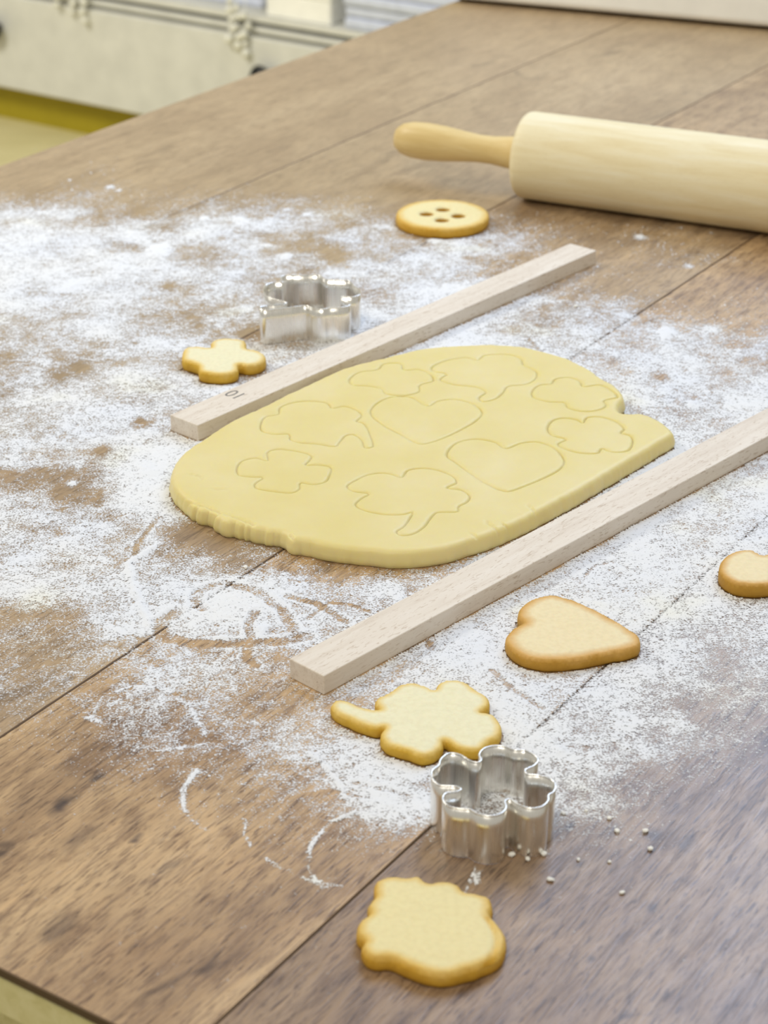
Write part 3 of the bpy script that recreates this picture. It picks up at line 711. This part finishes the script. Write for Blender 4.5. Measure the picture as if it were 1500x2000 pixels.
# ------------------------------------------------------------------ cookies
def cookie(name, outline, th, label, mat, group=None, holes=(), seed=0, edge=1.3, bake_w=8.0, crease=None, dome=0.5):
    P = ccw(smooth_loop(outline, 0.8))
    rnd = np.random.default_rng(seed)
    c = P.mean(0)
    P = P - c
    nrm = normals_out(P)
    wob = (fbm(P[:, 0] / 4 + seed * 9 + 50, P[:, 1] / 4 + 50, 2) - 0.5) * 0.7
    P = P + nrm * wob[:, None]
    HO = []
    for hx, hy, hr in holes:
        k = np.linspace(0, 2 * math.pi, 28, endpoint=False)
        HO.append(np.stack([hx - c[0] + hr * np.cos(k), hy - c[1] + hr * np.sin(k)], 1))
    loops = [P] + HO
    lo, hi = P.min(0), P.max(0)
    gx, gy = np.meshgrid(np.arange(lo[0], hi[0], 1.1), np.arange(lo[1], hi[1], 1.1))
    Q = np.stack([gx.ravel(), gy.ravel()], 1) + rnd.uniform(-0.2, 0.2, (gx.size, 2))
    Q = Q[inside(Q, P)]
    Q = Q[dist_to(Q, P) > 0.5]
    for h in HO:
        Q = Q[~inside(Q, h)]
        Q = Q[dist_to(Q, h) > 0.5]
    pts = [Vector(p) for p in P]; edges = []; n0 = 0
    allp = list(map(tuple, P))
    edges += [(i, (i + 1) % len(P)) for i in range(len(P))]
    for h in HO:
        b = len(allp); allp += list(map(tuple, h))
        edges += [(b + i, b + (i + 1) % len(h)) for i in range(len(h))]
    allp += list(map(tuple, Q))
    vv, ee, ff, _, _, _ = delaunay_2d_cdt([Vector(p) for p in allp], edges, [], 0, 1e-6)
    X = np.array([(v.x, v.y) for v in vv])
    fc_ = np.array([np.mean([X[i] for i in f], 0) for f in ff])
    keep = inside(fc_, P)
    for h in HO: keep &= ~inside(fc_, h)
    ff = [f for f, k in zip(ff, keep) if k]
    d = dist_to(X, P)
    dh = np.full(len(X), 1e9)
    for h in HO: dh = np.minimum(dh, dist_to(X, h))
    t = np.clip(1 - d / edge, 0, 1)
    z = th - edge * (1 - np.sqrt(np.maximum(0, 1 - t * t)))
    if HO:
        th_ = np.clip(1 - dh / 1.2, 0, 1)
        z = z - 1.2 * (1 - np.sqrt(np.maximum(0, 1 - th_ * th_)))
    z = z + dome * sstep(0, 12, d) + (fbm(X[:, 0] / 6 + 20 + seed, X[:, 1] / 6 + 20, 3) - 0.5) * 0.6 * sstep(0, 3, d)
    bake = np.clip(0.26 + d / bake_w, 0, 1)
    if crease is not None:
        for cr, depth, wd in crease:
            dc = dist_to(X, resample(np.array(cr, float), 1.5, False) - c, False)
            z = z - depth * np.exp(-(dc / wd) ** 2)
            bake = bake - 0.25 * np.exp(-(dc / (wd * 1.5)) ** 2)
    VV = [(x, y, zz) for (x, y), zz in zip(X, z)]
    bk = list(bake)
    FF = [tuple(f) for f in ff]
    def wall(loop, sgn, ztop):
        nn = normals_out(loop) * sgn
        b0 = len(VV)
        levels = [(ztop, 0.0, 0.26), (ztop * 0.62, 0.22, 0.20), (ztop * 0.30, 0.20, 0.13), (0.35, -0.1, 0.06), (0.0, -0.6, 0.0)]
        for zz, off, b in levels:
            for p, q in zip(loop, nn):
                VV.append((p[0] + q[0] * off, p[1] + q[1] * off, zz)); bk.append(b)
        m = len(loop)
        for l in range(len(levels) - 1):
            for k in range(m):
                k2 = (k + 1) % m
                FF.append((b0 + l * m + k, b0 + (l + 1) * m + k, b0 + (l + 1) * m + k2, b0 + l * m + k2))
        return b0 + (len(levels) - 1) * m, m
    b, m = wall(P, 1, th - edge)
    if not HO: FF.append(tuple(b + k for k in range(m))[::-1])
    for h in HO: wall(h, -1, th - 1.2)
    me = bpy.data.meshes.new(name)
    me.from_pydata([(x / 1000, y / 1000, zz / 1000) for x, y, zz in VV], [], FF)
    at = me.attributes.new('bake', 'FLOAT', 'POINT')
    at.data.foreach_set('value', [float(v) for v in bk])
    bm = bmesh.new(); bm.from_mesh(me)
    bmesh.ops.remove_doubles(bm, verts=bm.verts[:], dist=1e-6)
    bmesh.ops.recalc_face_normals(bm, faces=bm.faces[:])
    bm.to_mesh(me); bm.free()
    me.polygons.foreach_set('use_smooth', [True] * len(me.polygons))
    o = obj(name, me, mat, None, (c[0] / 1000, c[1] / 1000, TZ + 0.0002))
    tag(o, label, 'cookie', group)
    FOOT.append(P + c)
    return o
FOOT = []          # footprints of what lies on the table, kept free of flour
cookie('clover_cookie', COOKIE_SMALL, 7.0, 'small four leaf clover cookie without stem beside the stamped strip', M_COOKIE_PALE, seed=1)
cookie('heart_cookie', COOKIE_HEART, 6.2, 'large smooth heart shaped cookie with browned rim on the flour', M_COOKIE_TAN, seed=2, bake_w=11)
cookie('clover_cookie', COOKIE_CLOVER, 5.6, 'pale four leaf clover cookie with a long stem', M_COOKIE_PALE, seed=3, bake_w=7)
cr = [(LEAF_CREASE, 1.3, 0.8)]
cookie('leaf_cookie', COOKIE_LEAF, 6.8, 'thick golden leaf shaped cookie with wavy rim near the table end', M_COOKIE, seed=4, edge=2.2, bake_w=8, crease=cr)
cookie('cookie', COOKIE_EDGE, 7.5, 'golden brown cookie lying apart beyond the heart cookie and strip', M_COOKIE_TAN, seed=5)
kb = np.linspace(0, 2 * math.pi, 40, endpoint=False)
bo = [(BUTTON[0] + BUTTON[2] * math.cos(k), BUTTON[1] + BUTTON[2] * math.sin(k)) for k in kb]
cookie('button_cookie', bo, 7.2, 'round golden button cookie with four holes', M_COOKIE, holes=[(x, y, 5.2) for x, y in BUTTON_HOLES], seed=6, bake_w=12, dome=0.0)

# ------------------------------------------------------------------ rolled dough with cut shapes
def dough():
    S = [('heart_cut_out', HEART_A), ('heart_cut_out', HEART_B), ('clover_cut_out', CLOVER_C), ('clover_cut_out', CLOVER_D), ('clover_cut_out', CLOVER_E),
         ('clover_cut_out', CLOVER_F), ('clover_cut_out', CLOVER_G), ('clover_cut_out', CLOVER_H), ('clover_cut_out', CLOVER_I)]
    P = ccw(smooth_loop(DOUGH, 0.9))
    nrm = normals_out(P)
    wob = (fbm(P[:, 0] / 6 + 300, P[:, 1] / 6 + 300, 3) - 0.5) * 1.3
    ragged = np.exp(-(((P[:, 0] + 75) / 40) ** 2 + ((P[:, 1] - 915) / 26) ** 2))
    wob = wob + ragged * (vnoise(P[:, 0] / 1.6 + 90, P[:, 1] / 1.6 + 90) - 0.5) * 2.6
    P = P + nrm * wob[:, None]
    rnd = np.random.default_rng(11)
    lo, hi = P.min(0), P.max(0)
    gx, gy = np.meshgrid(np.arange(lo[0], hi[0], 1.6), np.arange(lo[1], hi[1], 1.6))
    Q = np.stack([gx.ravel(), gy.ravel()], 1) + rnd.uniform(-0.25, 0.25, (gx.size, 2))
    loops = [ccw(smooth_loop(s, 0.9)) for _, s in S]
    extra = []
    for Lp in loops:
        nn = normals_out(Lp)
        for off in (0.0, 0.4, -0.4, 0.85, -0.85):
            extra.append(Lp + nn * off)
    E = np.vstack(extra)
    dl = np.full(len(Q), 1e9)
    for Lp in loops: dl = np.minimum(dl, dist_to(Q, Lp))
    Q = np.vstack([Q[dl > 1.2], E])
    rim = [P - nrm * o for o in (0.5, 1.1, 1.9, 2.8, 3.9)]
    Q = np.vstack([Q[inside(Q, P)]] + rim)
    Q = Q[inside(Q, P)]
    dP = dist_to(Q, P)
    Q = Q[dP > 0.35]
    edges = [(i, (i + 1) % len(P)) for i in range(len(P))]
    pts = [Vector(p) for p in np.vstack([P, Q])]
    vv, ee, ff, _, _, _ = delaunay_2d_cdt(pts, edges, [], 0, 1e-5)
    X = np.array([(v.x, v.y) for v in vv])
    ff = [list(f) for f in ff]
    ctr = np.array([X[f].mean(0) for f in ff])
    kp = inside(ctr, P)
    ff = [f for f, k in zip(ff, kp) if k]; ctr = ctr[kp]
    d = dist_to(X, P)
    T = 9.6; r = 4.2
    t = np.clip(1 - d / r, 0, 1)
    z = T - r * 0.85 * (1 - np.sqrt(np.maximum(0, 1 - t * t)))
    z = z + (fbm(X[:, 0] / 26 + 7, X[:, 1] / 26 + 7, 3) - 0.5) * 1.0
    for Lp in loops:
        g = dist_to(X, Lp)
        wv = 0.65 + 0.7 * vnoise(X[:, 0] / 9 + 40, X[:, 1] / 9 + 11)
        z = z - 1.05 * wv * np.exp(-(g / 0.55) ** 2) - 0.25 * np.exp(-(g / 2.2) ** 2)
    # cracks along the front rim and a few scratches
    cracks = [[(-44, 893), (-47, 899)], [(46, 896), (43, 901)], [(58, 903), (53, 909), (52, 913)], [(63, 908), (58, 911)], [(78, 923), (74, 931)],
              [(-104, 968), (-98, 965), (-96, 961)], [(-90, 950), (-82, 949)], [(-103, 938), (-92, 930), (-80, 920), (-66, 910)]]
    for c in cracks:
        g = dist_to(X, np.array(c, float), False)
        z = z - 0.9 * np.exp(-(g / 0.6) ** 2)
    zb = z[:len(P)] if len(z) >= len(P) else None
    root = empty('dough_sheet', (0, 0.98, TZ), 0)
    tag(root, 'sheet of yellow rolled dough with hearts and clovers cut into it', 'dough')
    owner = np.zeros(len(ff), int)
    for i, Lp in enumerate(loops):
        owner[inside(ctr, Lp)] = i + 1
    off = np.array([0, 980.0])
    def part(name, sel, walls=False):
        idx = {}; V = []; F = []
        for k in np.where(sel)[0]:
            q = []
            for j in ff[k]:
                if j not in idx:
                    idx[j] = len(V); V.append(((X[j, 0] - off[0]) / 1000, (X[j, 1] - off[1]) / 1000, z[j] / 1000))
                q.append(idx[j])
            F.append(tuple(q))
        if walls:
            # vertices on the outline keep their order in the cdt output: match by position
            b0 = len(V); m = len(P)
            zt = np.array([z[np.argmin((X[:, 0] - p[0]) ** 2 + (X[:, 1] - p[1]) ** 2)] for p in P])
            bul = (fbm(P[:, 0] / 3 + 400, P[:, 1] / 3 + 400, 2) - 0.5) * 0.8
            for fz, o in ((1.0, 0.0), (0.72, 0.55), (0.42, 0.7), (0.15, 0.3), (0.0, -0.5)):
                for p, q, zz, w in zip(P, nrm, zt, bul):
                    oo = o + (w if fz not in (1.0, 0.0) else 0)
                    V.append(((p[0] + q[0] * oo - off[0]) / 1000, (p[1] + q[1] * oo - off[1]) / 1000, max(zz * fz, 0) / 1000))
            for l in range(4):
                for k in range(m):
                    k2 = (k + 1) % m
                    F.append((b0 + l * m + k, b0 + (l + 1) * m + k, b0 + (l + 1) * m + k2, b0 + l * m + k2))
            F.append(tuple(b0 + 4 * m + k for k in range(m))[::-1])
        me = bpy.data.meshes.new(name)
        me.from_pydata(V, [], F)
        if walls:
            bm = bmesh.new(); bm.from_mesh(me)
            bmesh.ops.remove_doubles(bm, verts=bm.verts[:], dist=2e-6)
            bmesh.ops.recalc_face_normals(bm, faces=bm.faces[:])
            bm.to_mesh(me); bm.free()
        me.polygons.foreach_set('use_smooth', [True] * len(me.polygons))
        return obj(name, me, M_DOUGH, root)
    part('dough_slab', owner == 0, True)
    for i, (nm, _) in enumerate(S):
        part(nm, owner == i + 1)
    FOOT.append(P)
dough()

# ------------------------------------------------------------------ cookie cutters
def cutter(outline, label):
    P = ccw(smooth_loop(outline, 0.5))
    c = P.mean(0); P = P - c
    N_ = normals_out(P)
    root = empty('cookie_cutter', (c[0] / 1000, c[1] / 1000, TZ + 0.0002))
    tag(root, label, 'cookie cutter')
    m = len(P)
    V, F = [], []
    H_ = 22.6
    for off in (0.22, -0.22):
        for zz in (0.0, 0.4, 5.5, 11.0, 16.5, H_):
            o = off * (0.35 if zz == 0 else 1)
            for p, q in zip(P, N_): V.append(((p[0] + q[0] * o) / 1000, (p[1] + q[1] * o) / 1000, zz / 1000))
    for s in range(2):
        for l in range(5):
            for k in range(m):
                k2 = (k + 1) % m; b = (s * 6 + l) * m
                f = (b + k, b + k2, b + m + k2, b + m + k)
                F.append(f if s == 0 else f[::-1])
    for l, rev in ((0, True), (5, False)):
        for k in range(m):
            k2 = (k + 1) % m
            f = (l * m + k, l * m + k2, (6 + l) * m + k2, (6 + l) * m + k)
            F.append(f[::-1] if rev else f)
    obj('blade', mesh_from('blade', V, F, True), M_METAL, root)
    V, F = [], []
    R_ = 0.45; ns = 8
    for p, q in zip(P, N_):
        for j in range(ns):
            a = 2 * math.pi * j / ns
            V.append(((p[0] + q[0] * R_ * math.cos(a)) / 1000, (p[1] + q[1] * R_ * math.cos(a)) / 1000, (H_ + 0.2 + R_ * math.sin(a)) / 1000))
    for k in range(m):
        k2 = (k + 1) % m
        for j in range(ns):
            j2 = (j + 1) % ns
            F.append((k * ns + j, k2 * ns + j, k2 * ns + j2, k * ns + j2))
    obj('rolled_rim', mesh_from('rolled_rim', V, F, True), M_METAL, root)
    return root
cutter(CUTTER_NEAR, 'shiny steel clover cookie cutter beside the stemmed clover cookie')
cutter(CUTTER_FAR, 'steel clover cookie cutter standing beside the small clover cookie')

# ------------------------------------------------------------------ flour: a thin uneven layer and loose grains
def strip_poly(o, w, L):
    mtx = o.matrix_basis
    return np.array([tuple((mtx @ Vector(p))[:2]) for p in ((-L / 2, -w / 2, 0), (L / 2, -w / 2, 0), (L / 2, w / 2, 0), (-L / 2, w / 2, 0))]) * 1000
FOOT.append(strip_poly(s1, 0.0222, 0.3828)); FOOT.append(strip_poly(s2, 0.0218, 0.383))
pc = pin.matrix_basis
FOOT.append(np.array([tuple((pc @ Vector(p))[:2]) for p in ((-HB, -0.012, 0), (HB, -0.012, 0), (HB, 0.012, 0), (-HB, 0.012, 0))]) * 1000)
GRID = np.array([[int(ch) for ch in row] for row in FLOUR_GRID], float) / 9.0
def density(X, Y):
    gx = np.clip((X + 500) / 20, 0, GRID.shape[1] - 1.001); gy = np.clip((Y - 520) / 20, 0, GRID.shape[0] - 1.001)
    i = gx.astype(int); j = gy.astype(int); fx = gx - i; fy = gy - j
    D = (GRID[j, i] * (1 - fx) + GRID[j, i + 1] * fx) * (1 - fy) + (GRID[j + 1, i] * (1 - fx) + GRID[j + 1, i + 1] * fx) * fy
    n1 = fbm(X / 26 + 11, Y / 26 + 5, 4); n2 = fbm(X / 7 + 70, Y / 7 + 33, 3)
    D0 = D
    D = D + ((n1 - 0.5) * 1.15 + (n2 - 0.5) * 0.6) * np.clip(D0 * 2.2, 0, 1) * np.clip(1.5 - D0, 0.5, 1)
    for bx_, by_, r, s in FLOUR_LUMPS:
        q = np.exp(-(((X - bx_) ** 2 + ((Y - by_) * 0.8) ** 2) / (r * r)))
        D = D + 1.2 * s * q * sstep(0.30, 0.6, n2 + 0.25 * q)
    for bx_, by_, r in FLOUR_BARE:
        D = D - 0.85 * np.exp(-(((X - bx_) ** 2 + ((Y - by_) * 0.6) ** 2) / (r * r))) * sstep(0.25, 0.5, n2)
    Q = np.stack([X, Y], 1)
    for w, s, pl in FLOUR_STROKES:
        P = resample(np.array(pl, float), 2.0, False)
        g = dist_to(Q, P, False)
        D = D + s * 1.15 * np.exp(-(g / (w * 0.5)) ** 2) * (0.35 + 0.65 * sstep(0.30, 0.5, n2))
    for w, pl in FLOUR_SCRAPES:
        P = resample(np.array(pl, float), 2.0, False)
        g = dist_to(Q, P, False)
        D = D - 0.40 * np.exp(-(g / (w * 0.62)) ** 4)
        D = D + 0.40 * np.exp(-((g - w * 0.85) / (w * 0.18)) ** 2) * D0
    vv_ = X * math.cos(A) - Y * math.sin(A)
    for sv in (V0 + 3 * PW, V0 + 4 * PW):                 # flour drops into the seams between the planks
        D = D - 0.38 * np.exp(-((vv_ - sv * 1000) / 0.9) ** 2) * sstep(0.35, 0.55, n1 + 0.12)
    over = (np.abs(X) - (0.215 * Y + 15)) / 105           # the dusting thins out to the sides
    return D - 1.1 * sstep(0.0, 1.0, over) * (0.6 + 0.8 * n1)

def half_width(Y): return 0.215 * Y + 130
def flour():
    rnd = np.random.default_rng(5)
    VL, FL = [], []          # arrays of vertices, and quads/tris
    nv = 0
    quads, tris = [], []
    # 1. the layer: thin dusting to thick drifts
    cover = []
    for y0, y1, st in ((560, 860, 1.2), (860, 1120, 1.5), (1120, 1600, 2.2)):
        xm = half_width(y1)
        xs = np.arange(-xm, xm, st); ys = np.arange(y0, y1 + st, st)
        gx, gy = np.meshgrid(xs, ys)
        ok = np.abs(gx) < half_width(gy)
        D = density(gx.ravel(), gy.ravel()).reshape(gx.shape)
        fine = vnoise(gx / 1.7 + 9, gy / 1.7 + 4)
        C = D + (fine - 0.5) * 0.25
        hgt = np.clip((C - 0.62), 0, 1.0) ** 0.8 * 1.0 + 0.05
        blocked = np.zeros(gx.size, bool)
        Qp = np.stack([gx.ravel(), gy.ravel()], 1)
        for P in FOOT: blocked |= inside(Qp, P)
        ok &= ~blocked.reshape(gx.shape)
        on = (C > 0.07) & ok
        cell = on[:-1, :-1].astype(int) + on[1:, :-1] + on[:-1, 1:] + on[1:, 1:]
        sel = (cell >= 2) & ok[:-1, :-1] & ok[1:, 1:] & ok[1:, :-1] & ok[:-1, 1:]
        used = np.zeros(gx.shape, bool)
        used[:-1, :-1] |= sel; used[1:, :-1] |= sel; used[:-1, 1:] |= sel; used[1:, 1:] |= sel
        idx = -np.ones(gx.shape, int)
        idx[used] = np.arange(used.sum()) + nv
        jx = gx + rnd.uniform(-0.25, 0.25, gx.shape) * st; jy = gy + rnd.uniform(-0.25, 0.25, gx.shape) * st
        hz = hgt * (0.75 + 0.5 * rnd.random(gx.shape))
        VL.append(np.stack([jx[used], jy[used], hz[used]], 1)); nv += int(used.sum())
        cover.append(np.clip(C[used] * 0.84 + 0.07 * sstep(0.05, 0.3, C[used]), 0, 1.0))
        a, b = idx[:-1, :-1][sel], idx[:-1, 1:][sel]; c, d = idx[1:, 1:][sel], idx[1:, :-1][sel]
        tris.append(np.stack([a, b, c], 1)); tris.append(np.stack([a, c, d], 1))
    # 2. loose grains
    for y0, y1, st in ((540, 820, 0.52), (820, 1120, 0.64), (1120, 1600, 0.95)):
        xm = half_width(y1)
        xs = np.arange(-xm, xm, st); ys = np.arange(y0, y1, st)
        gx, gy = np.meshgrid(xs, ys)
        X = gx.ravel() + rnd.uniform(-0.5, 0.5, gx.size) * st; Y = gy.ravel() + rnd.uniform(-0.5, 0.5, gx.size) * st
        m = np.abs(X) < half_width(Y)
        X, Y = X[m], Y[m]
        D = density(X, Y)
        pr = np.clip(D, 0, 1) ** 1.35 * 0.50 * (0.35 + 1.3 * vnoise(X / 2.2, Y / 2.2))
        m = (rnd.random(len(X)) < pr)
        X, Y, D = X[m], Y[m], D[m]
        blocked = np.zeros(len(X), bool)
        Qp = np.stack([X, Y], 1)
        for P in FOOT: blocked |= inside(Qp, P)
        X, Y, D = X[~blocked], Y[~blocked], D[~blocked]
        n = len(X)
        r = st * (0.22 + 0.55 * rnd.random(n) ** 2.5)
        big = rnd.random(n) < 0.012
        r = np.where(big, r * 1.9, r)
        h = r * (0.5 + 0.5 * rnd.random(n))
        a0 = rnd.random(n) * 6.28
        base = np.zeros((n, 5, 3))
        for k in range(4):
            rr = r * (0.7 + 0.6 * rnd.random(n))
            base[:, k, 0] = X + rr * np.cos(a0 + k * math.pi / 2); base[:, k, 1] = Y + rr * np.sin(a0 + k * math.pi / 2)
            base[:, k, 2] = 0.01
        base[:, 4, 0] = X; base[:, 4, 1] = Y; base[:, 4, 2] = h
        VL.append(base.reshape(-1, 3)); cover.append(np.full(n * 5, 2.0))
        b = nv + np.arange(n) * 5
        for k in range(4):
            tris.append(np.stack([b + k, b + (k + 1) % 4, b + 4], 1))
        nv += n * 5
    V = np.vstack(VL) / 1000.0
    V[:, 1] -= 1.0
    T = np.vstack(tris).astype(np.int32)
    me = bpy.data.meshes.new('flour')
    me.vertices.add(len(V)); me.vertices.foreach_set('co', V.astype(np.float32).ravel())
    me.loops.add(T.size); me.loops.foreach_set('vertex_index', T.ravel())
    me.polygons.add(len(T))
    me.polygons.foreach_set('loop_start', np.arange(0, T.size, 3, dtype=np.int32))
    me.update(calc_edges=True)
    at = me.attributes.new('cover', 'FLOAT', 'POINT')
    at.data.foreach_set('value', np.concatenate(cover).astype(np.float32))
    me.materials.append(M_FLOUR)
    o = obj('flour', me, None, None, (0, 1.0, TZ + 0.00005))
    tag(o, 'white wheat flour scattered over the table top', 'flour', kind='stuff')
    print('flour tris', len(T))
flour()

# ------------------------------------------------------------------ crumbs by the near cutter
bm = bmesh.new()
bmesh.ops.create_icosphere(bm, subdivisions=2, radius=1.0)
rr = random.Random(4)
for v in bm.verts: v.co *= rr.uniform(0.75, 1.2)
cm = bpy.data.meshes.new('flour_crumb'); bm.to_mesh(cm); bm.free()
cm.materials.append(M_CRUMB)
for i, (x, y) in enumerate(CRUMBS):
    q = rr.uniform(0.0006, 0.0012) if i > 1 else 0.0012
    o = obj('flour_crumb', cm, None, None, (x / 1000, y / 1000, TZ + q * 0.6), rr.uniform(0, 6))
    o.scale = (q * rr.uniform(1, 1.5), q, q * 0.7)
    tag(o, 'tiny white flour crumb lying loose on the brown planks', 'crumb', 'loose flour crumbs on the planks')
